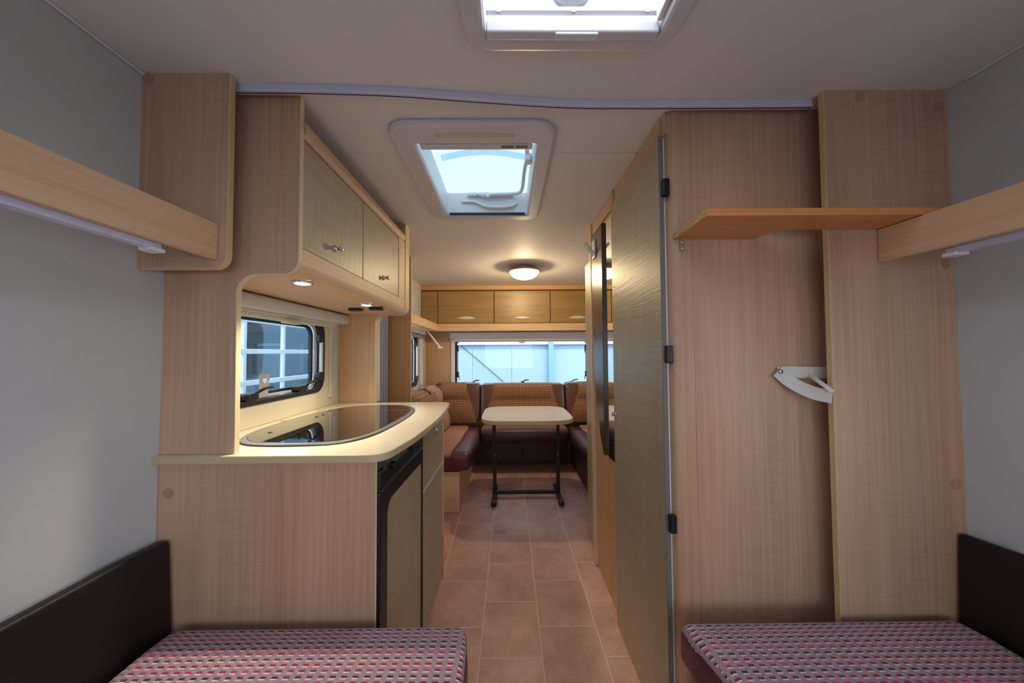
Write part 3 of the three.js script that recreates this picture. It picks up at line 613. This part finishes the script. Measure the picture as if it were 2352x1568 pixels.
/* ================================================================== BEDS */
for (const [x0, x1, lab] of [[XL + 0.001, -0.135, 'low wood bench box below the left mattress'], [0.485, XR - 0.001, 'low wood bench box below the right mattress']])
  solo('bed_bench', box(x0, x1, 0.001, 0.365, FRONT + 0.005, 0.935, 0.003), M.mapleLight, lab, 'bench');
{
  const mattress = (x0, x1, side, lab) => {
    const o = thing('bed_mattress', lab, 'mattress'), d1 = 0.921, d0 = -1.05, cx = (x0 + x1) / 2;
    const skew = (q) => { const d = (d0 + d1) / 2 - q[2]; const t = Math.min(1, Math.max(0, (d1 - d) / 0.30)); const e = Math.max(0, -side * q[0] / ((x1 - x0) / 2)); return [q[0] + side * (side > 0 ? 0.055 : -0.012) * e * t, q[1], q[2]]; };
    part('core', softAt(x0, x1, 0.367, 0.474, d0, d1, 0.03, [0.004, 0, 0], 12, skew), M.leatherPlum, o);
    part('top_cover', softAt(x0 + (side > 0 ? 0.004 : 0.004), x1 - 0.004, 0.42, 0.482, d0 + 0.004, d1 - 0.004, 0.024, [0, 0.008, 0], 16, skew, 'z'), M.bedCloth, o);
    settle(o);
  };
  mattress(-0.868, -0.105, -1, 'mauve checked mattress on the left bed beside kitchen');
  mattress(0.424, 1.165, 1, 'mauve checked mattress on the right bed below orange shelf');
  for (const [x0, x1, s, lab] of [[XL + 0.004, -0.877, 1, 'dark plum backrest cushion along the left wall'], [1.174, XR - 0.004, -1, 'dark plum backrest cushion along the right wall']]) {
    solo('backrest_cushion', softAt(x0, x1, 0.367, 0.688, -1.0, s > 0 ? 0.948 : 0.940, 0.022, [0, 0, 0], 10, (q, H) => [q[0] - s * 0.022 * Math.max(0, s * q[0] / H[0]) * (q[1] / H[1] + 1) * 0.5, q[1], q[2]]), M.leatherDark, lab, 'cushion');
  }
}
/* ================================================================== LOUNGE */
{
  const o = thing('overhead_locker', 'row of overhead lockers with silver handles above lounge window', 'locker'), D = 3.73;
  part('carcass', box(XL + 0.001, XR - 0.001, 1.41, CEIL - 0.002, D + 0.07, REAR - 0.001, 0), M.mapleGold, o);
  part('cornice', onX(ext(poly([[D - 0.02, 1.850, 0.006], [D + 0.07, 1.843], [D + 0.07, CEIL - 0.002], [D - 0.006, CEIL - 0.002], [D - 0.01, 1.868]]), XR - XL - 0.002, 0, [], 6), XL + 0.001, 'x'), M.mapleGold, o);
  part('lower_fascia', box(XL + 0.001, XR - 0.001, 1.410, 1.488, D - 0.004, D + 0.07, 0.003, 'x'), M.mapleLight, o);
  const xs = [XL + 0.002, -0.765, -0.161, 0.443, 1.047, XR - 0.002];
  for (let i = 0; i < 5; i++) {
    const dr = part('door', box(xs[i] + 0.004, xs[i + 1] - 0.004, 1.493, 1.838, D, D + 0.016, 0.0015, 'x'), M.goldOak, o);
    if (i > 0 && i < 4) {
      const c = (xs[i] + xs[i + 1]) / 2, L = 0.1;
      part('handle', sheet((u, v) => { const t = u * 2 - 1, w = 0.019 * (1 - t * t), a = (v - 0.5) * 2; return [c + t * L, 1.548 + a * w - 0.003 * t * t, -(D - 0.002 - 0.016 * (1 - t * t) * (1 - a * a))]; }, 24, 8), M.satin, dr);
    }
  }
  settle(o);
  for (const [x, lab] of [[-0.43, 'small round light under overhead locker beside the white rod'], [0.42, 'small round light under overhead locker above the blue post']]) {
    const l = thing('puck_light', lab, 'light', 'lights under the lockers');
    part('ring', lathe([[0.014, 0], [0.014, -0.005], [0.022, -0.004], [0.024, 0]], 20).translate(x, 1.409, -3.80), M.chrome, l);
    settle(l);
  }
}
solo('pelmet_board', box(-0.772, -0.756, 1.408, 1.482, 2.634, 3.724, 0.002, 'z'), M.mapleLight, 'wood pelmet board above left lounge window, meeting the lockers', 'pelmet');
solo('pelmet_board', box(1.043, 1.059, 1.408, 1.482, 2.30, 3.724, 0.002, 'z'), M.mapleLight, 'wood pelmet board above right lounge window', 'pelmet');
{
  const o = thing('stay_rod', 'white plastic rod hanging from left lounge pelmet', 'rod');
  part('arm', rod([-0.852, 1.412, 3.60], [-0.712, 1.235, 3.60], 0.0085, 10), M.white, o);
  part('end_clip', box(-0.735, -0.690, 1.222, 1.243, 3.588, 3.612, 0.004), M.white, o);
  part('mount', box(-0.8995, -0.7725, 1.409, 1.420, 3.585, 3.615, 0.003), M.white, o);
  settle(o);
}
{
  const o = thing('roller_blind', 'rolled up blind cassette above wide lounge window', 'blind');
  part('cassette', box(-0.662, 0.948, 1.332, 1.406, REAR - 0.065, REAR - 0.031, 0.012, 'x', 3), M.white, o);
  part('pull_bar', box(-0.615, 0.90, 1.296, 1.310, REAR - 0.045, REAR - 0.031, 0.003, 'x'), M.grey, o);
  part('lower_bar', box(-0.612, 0.898, 1.314, 1.332, REAR - 0.055, REAR - 0.031, 0.003, 'x'), M.white, o);
  part('pull_tab', box(0.112, 0.175, 1.282, 1.298, REAR - 0.052, REAR - 0.031, 0.003), M.grey, o);
  settle(o);
  const b = thing('roller_blind', 'rolled up blind cassette above left lounge window', 'blind');
  part('cassette', box(XL, XL + 0.045, 1.37, 1.425, 2.72, 3.79, 0.012, 'z', 3), M.white, b);
  part('pull_bar', box(XL + 0.002, XL + 0.03, 1.335, 1.365, 2.74, 3.74, 0.004, 'z'), M.grey, b);
  part('side_rail', box(XL, XL + 0.02, 0.84, 1.372, 3.64, 3.675, 0.003), M.cream, b);
  part('side_cover', box(XL, XL + 0.012, 0.83, 1.372, 3.70, 3.78, 0.003), M.cream, b);
  settle(b);
}
{
  const lamp = thing('ceiling_lamp', 'lit round ceiling lamp with opal glass and brushed rim', 'ceiling lamp'), x = 0.131, d = 2.93;
  part('base', lathe([[0.0001, 0], [0.075, 0], [0.085, -0.008], [0.105, -0.018], [0.1, -0.02], [0.0001, -0.012]], 40).translate(x, CEIL - 0.0005, -d), M.white, lamp);
  part('rim', lathe([[0.127, -0.044], [0.130, -0.047], [0.135, -0.044], [0.1365, -0.038], [0.134, -0.031], [0.122, -0.022], [0.10, -0.016], [0.10, -0.020], [0.120, -0.027], [0.127, -0.036], [0.127, -0.044]], 48).translate(x, CEIL, -d), M.brushed, lamp);
  const dome = []; for (let i = 0; i <= 10; i++) { const a = i / 10 * Math.PI / 2; dome.push([Math.max(0.0001, 0.1225 * Math.sin(a)), -0.040 - 0.070 * Math.cos(a)]); }
  part('shade', lathe(dome, 48).translate(x, CEIL, -d), std({ color: '#fff1d2', emissive: new THREE.Color(1, 0.80, 0.48), emissiveIntensity: 3.0, roughness: 0.3 }), lamp);
  part('finial', lathe([[0.0001, -0.004], [0.006, -0.002], [0.006, 0.004], [0.0001, 0.006]], 14).translate(x + 0.006, CEIL - 0.02, -d + 0.118), M.chrome, lamp);
  settle(lamp);
  const l = new THREE.PointLight(new THREE.Color(1, 0.75, 0.42), 1.35, 0, 2); l.position.set(x, CEIL - 0.078, -d); l.castShadow = true; l.shadow.radius = 1.2; scene.add(l);
}
/* bench bases */
{
  const bases = [[-0.734, -0.372, 2.60, REAR - 0.002, 'pale wood bench base under the left lounge seat'], [0.648, XR - 0.002, 2.55, REAR - 0.002, 'shade-darkened brown bench base under the right lounge seat'], [-0.370, 0.646, 3.70, REAR - 0.002, 'shade-darkened brown bench base under the end lounge seat']];
  for (const [x0, x1, d0, d1, lab] of bases) {
    const o = thing('bench_base', lab, 'bench');
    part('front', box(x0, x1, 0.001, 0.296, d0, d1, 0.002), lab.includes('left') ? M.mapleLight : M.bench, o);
    if (lab.includes('left')) part('wall_box', box(XL + 0.002, -0.736, 0.001, 0.296, 2.634, d1, 0), M.mapleLight, o);
    if (lab.includes('left')) part('side_panel', box(x1 - 0.0005, x1 + 0.0015, 0.002, 0.295, d0 + 0.004, d1, 0.0005, 'z'), M.mapleGold, o);
    if (lab.includes('left')) part('top_strip', box(x0, x1 - 0.002, 0.268, 0.2965, d0 - 0.004, d0, 0.001), M.mapleGold, o);
    if (lab.includes('end')) for (const x of [-0.2, 0.145]) part('flap', box(x, x + 0.32, 0.05, 0.22, d0 - 0.006, d0, 0.001), M.benchFlap, o);
    settle(o);
  }
}
/* seat cushions: cloth top and a leather bolster on the free edge */
{
  const seat = (lab, body, top, nose, skin = M.leatherPlum) => {
    const o = thing('seat_cushion', lab, 'cushion');
    part('core', body, skin, o); part('cloth_top', top, M.loungePink, o); part('bolster', nose, skin, o); settle(o);
  };
  seat('left lounge seat cushion with plum leather bolster edge', softAt(-0.733, -0.295, 0.298, 0.425, 2.585, 3.60, 0.035, [0, 0, 0], 10),
    softAt(-0.732, -0.41, 0.35, 0.437, 2.59, 3.60, 0.03, [0, 0.012, 0], 12, null, 'z'),
    softAt(-0.435, -0.285, 0.302, 0.442, 2.58, 3.34, 0.05, [0.008, 0.006, 0.006], 14, (q, H) => [q[0] - 0.05 * Math.max(0, q[2] / H[2]) * Math.max(0, -q[0] / H[0]), q[1], q[2]]));
  seat('right lounge seat cushion with dark leather bolster edge', softAt(0.585, XR - 0.01, 0.298, 0.425, 2.53, 3.60, 0.035, [0, 0, 0], 10),
    softAt(0.70, XR - 0.012, 0.35, 0.437, 2.54, 3.60, 0.03, [0, 0.012, 0], 12, null, 'z'),
    softAt(0.575, 0.725, 0.302, 0.442, 2.52, 3.34, 0.05, [0.008, 0.006, 0.006], 14), M.leather);
  const o = thing('seat_cushion', 'end lounge seat cushion with dark leather front edge', 'cushion');
  part('core', softAt(-0.283, 0.573, 0.298, 0.425, 3.375, 3.66, 0.03, [0, 0, 0], 10), M.leather, o);
  part('cloth_top', softAt(-0.281, 0.571, 0.36, 0.437, 3.40, 3.66, 0.03, [0, 0.008, 0], 12), M.loungeCloth, o);
  part('bolster', softAt(-0.282, 0.572, 0.302, 0.440, 3.345, 3.445, 0.045, [0, 0.004, 0.008], 12), M.leather, o);
  settle(o);
}
/* back cushions: leather block, shaped cloth panel with a stitched crease */
function backCushion(name, lab, a0, a1, fb, ft, place, mat = M.loungeCloth, H0 = 0.458, H1 = 0.842) {
  const o = thing(name, lab, 'cushion', 'lounge back cushions'), h = H1 - H0, lean = (y) => (y - H0) * 0.33;
  const body = soft(a1 - a0, h, 0.15, 0.04, [0, 0.004, 0.008], 12).translate((a0 + a1) / 2, (H0 + H1) / 2, 0.255);
  const p = body.attributes.position; for (let i = 0; i < p.count; i++) p.setZ(i, p.getZ(i) - lean(p.getY(i)));
  body.computeVertexNormals();
  part('leather_body', boxUV(place(body)), M.leatherBrown, o);
  const cr = 0.56, pan = (u, v) => {
    const y = H0 + 0.003 + v * (h - 0.002), k = v * v * (3 - 2 * v);
    const l = mix(fb[0], ft[0], k), r = mix(fb[1], ft[1], k), x = mix(l, r, u), e = 1 - Math.abs(u * 2 - 1) ** 12;
    const roll = v > cr ? Math.sin((v - cr) / (1 - cr) * Math.PI * 0.93 + 0.07) : Math.sin(v / cr * Math.PI * 0.86 + 0.30);
    const topIn = v > 0.9 ? ((v - 0.9) / 0.1) ** 2 * 0.05 : 0;
    return [x, y + (v > 0.97 ? 0.006 : 0), 0.255 + 0.070 - lean(y) + e * (0.012 + 0.036 * Math.max(0, roll)) + 0.006 - topIn];
  };
  const g = sheet(pan, 24, 40), cover = sheet((u, v) => { const q = pan(u, 1), w = pan(u, 0.99); return [q[0], H1 + 0.012 * Math.sin(v * Math.PI * 0.5) * (1 - Math.abs(u * 2 - 1) ** 6) - 0.02 * v * v, mix(q[2], 0.255 - 0.075 - lean(H1), v)]; }, 24, 6, (q) => [q[0], q[1] - q[2]]);
  part('cloth_panel', place(merge([g, cover])), mat, o);
  settle(o);
}
const rearPlace = (g) => g.translate(0, 0, -REAR), leftPlace = (g) => g.rotateY(Math.PI / 2).translate(XL, 0, 0), rightPlace = (g) => g.rotateY(-Math.PI / 2).translate(XR, 0, 0);
backCushion('back_cushion', 'back cushion in middle of end lounge seat, behind table', -0.308, 0.588, [-0.25, 0.54], [-0.172, 0.457], rearPlace);
backCushion('back_cushion', 'back cushion in the corner beside left lounge window', -0.80, -0.312, [-0.74, -0.345], [-0.74, -0.455], rearPlace, M.loungeCloth, 0.458, 0.850);
backCushion('back_cushion', 'back cushion in the corner beside right lounge window', 0.592, 1.08, [0.625, 1.02], [0.735, 1.02], rearPlace, M.loungeCloth, 0.458, 0.850);
backCushion('side_cushion', 'back cushion against left lounge wall, beside entrance board', 2.66, 3.20, [2.70, 3.16], [2.72, 3.14], leftPlace, M.loungeCloth, 0.458, 0.835);
backCushion('side_cushion', 'pinkish back cushion under left lounge window', 3.215, 3.555, [3.235, 3.54], [3.235, 3.54], leftPlace, M.loungePink, 0.458, 0.850);
backCushion('side_cushion', 'back cushion along right lounge wall', -3.54, -2.62, [-3.5, -2.7], [-3.45, -2.75], rightPlace);

/* ------------------------------------------------------------------ table */
{
  const o = thing('lounge_table', 'cream topped lounge table on black folding frame', 'table'), cx = 0.131, cd = 2.82;
  const s = new THREE.Shape(), n = 96, e = 2 / 5;
  for (let i = 0; i < n; i++) { const a = i / n * Math.PI * 2, c = Math.cos(a), q = Math.sin(a), x = cx + Math.sign(c) * Math.abs(c) ** e * 0.345, d = cd + Math.sign(q) * Math.abs(q) ** e * 0.348; i ? s.lineTo(x, d) : s.moveTo(x, d); }
  s.closePath();
  part('table_top', onY(ext(s, 0.030, 0.004), 0.660), [M.tableTop, M.worktopEdge], o);
  for (const x of [-0.124, 0.392]) {
    const sg = x < 0 ? 1 : -1;
    const lg = part('leg', box(x - 0.014, x + 0.014, 0.03, 0.36, 2.865, 2.895, 0.004), M.tableLeg, o);
    part('upper_tube', box(x - 0.0145 - sg * 0.004, x + 0.0135 - sg * 0.004, 0.30, 0.659, 2.872, 2.892, 0.003), M.tableLeg, lg);
    part('rivet', rod([x - 0.002, 0.345, 2.8635], [x - 0.002, 0.345, 2.868], 0.005, 10), M.steel, lg);
    part('foot', tube([[x, 0.021, 2.70], [x, 0.022, 2.80], [x, 0.022, 2.95], [x, 0.021, 3.06]], 0.019, 16, 12), M.tableLeg, o);
    part('foot_cap', soft(0.046, 0.042, 0.06, 0.02, [0, 0, 0], 6).translate(x, 0.0215, -2.705), M.black, o);
    part('top_bracket', onZ(ext(poly([[x - sg * 0.02, 0.659], [x + sg * 0.05, 0.659], [x + sg * 0.03, 0.62], [x + sg * 0.012, 0.58], [x - sg * 0.012, 0.58]]), 0.01), 2.885), M.tableLeg, o);
    part('brace', rod([x + sg * 0.035, 0.655, 2.90], [x + sg * 0.03, 0.585, 2.98], 0.007, 8), M.tableLeg, o);
  }
  part('cross_bar', box(-0.112, 0.380, 0.024, 0.050, 2.866, 2.892, 0.003), M.tableLeg, o);
  part('top_rail', box(-0.13, 0.40, 0.636, 0.659, 2.868, 2.890, 0.002), M.tableLeg, o);
  part('release_lever', tube([[0.40, 0.612, 2.86], [0.425, 0.612, 2.85], [0.447, 0.606, 2.85], [0.447, 0.598, 2.85], [0.42, 0.596, 2.855], [0.40, 0.60, 2.865]], 0.003, 24, 6), M.tableLeg, o);
  settle(o);
}
/* ================================================================== OUTSIDE */
{
  const g = struct('ground', 'grey concrete yard outside', 'ground');
  part('slab', box(-14, 14, -0.65, -0.55, -12, 16, 0), M.concrete, g);
  const b = thing('exterior_building', 'pale blue panelled building beyond the lounge window', 'building'), D = 7;
  for (const [x0, x1] of [[-4.2, -3.1], [-3.097, -2.31], [-2.307, -1.53], [-1.527, -0.737], [-0.734, 0.048], [0.051, 0.83], [0.833, 1.62], [1.63, 2.4], [2.41, 3.2], [3.21, 4.2]]) part('panel', box(x0, x1, -0.55, 1.24, D, D + 0.08, 0.004), M.outPanel, b);
  part('band', box(-4.2, 4.2, 1.24, 1.36, D + 0.02, D + 0.08, 0), M.outBand, b);
  part('beam', box(-4.2, 4.2, 1.335, 1.46, D - 0.06, D + 0.1, 0.01), M.outBeam, b);
  part('backing', box(-4.2, 4.2, -0.55, 3.2, D + 0.081, D + 0.12, 0), M.outBand, b);
  part('upper_wall', box(-4.2, 4.2, 1.46, 3.2, D, D + 0.08, 0), M.outPanel, b);
  for (const x of [-2.3, 0.78, 3.4]) part('post', box(x, x + 0.105, -0.55, 3.2, D - 0.1, D, 0.01), M.outPost, b);
  part('brace_cable', rod([-0.97, 1.33, D - 0.02], [-0.12, 0.60, D - 0.02], 0.006, 6), M.black, b);
  settle(b);
}
{
  const o = thing('metal_gate', 'white barred metal gate outside the kitchen window', 'gate'), X = -1.5, k = 1.587;
  for (const y of [0.82, 1.007, 1.189, 1.373]) part('rail', box(X - 0.012, X + 0.012, y - 0.014, y + 0.014, 1.2, 2.67, 0.003, 'z'), M.gate, o);
  for (const d of [1.30, 1.64, 1.98, 2.32, 2.655]) part('bar', box(X - 0.010, X + 0.010, d > 2.6 || d < 1.35 ? -0.549 : 0.82, 1.373, d - 0.011, d + 0.011, 0.003), M.gate, o);
  settle(o);
  const v = thing('parked_van', 'blue grey parked van outside beyond the white gate', 'van'), XV = -2.5;
  part('body', onX(ext(poly([[2.3, -0.2, 0.1], [6.0, -0.2, 0.1], [6.0, 1.75, 0.3], [2.5, 1.75, 0.3]]), 1.4, 0.06), XV - 1.4), M.vanBody, v);
  part('window', onX(ext(rr(2.75, 3.55, 0.95, 1.5, 0.12), 0.01, 0.003), XV - 0.002), M.vanDark, v);
  part('window', onX(ext(rr(4.35, 5.6, 0.75, 1.5, 0.12), 0.01, 0.003), XV - 0.002), M.vanDark, v);
  part('skirt', box(XV - 1.3, XV - 0.02, -0.35, -0.18, 2.4, 5.9, 0.02), M.vanDark, v);
  for (const d of [3.0, 5.3]) part('wheel', rod([XV - 0.22, -0.25, d], [XV + 0.0, -0.25, d], 0.3, 28), M.black, v);
  settle(v);
}
renderer.render(scene, camera);
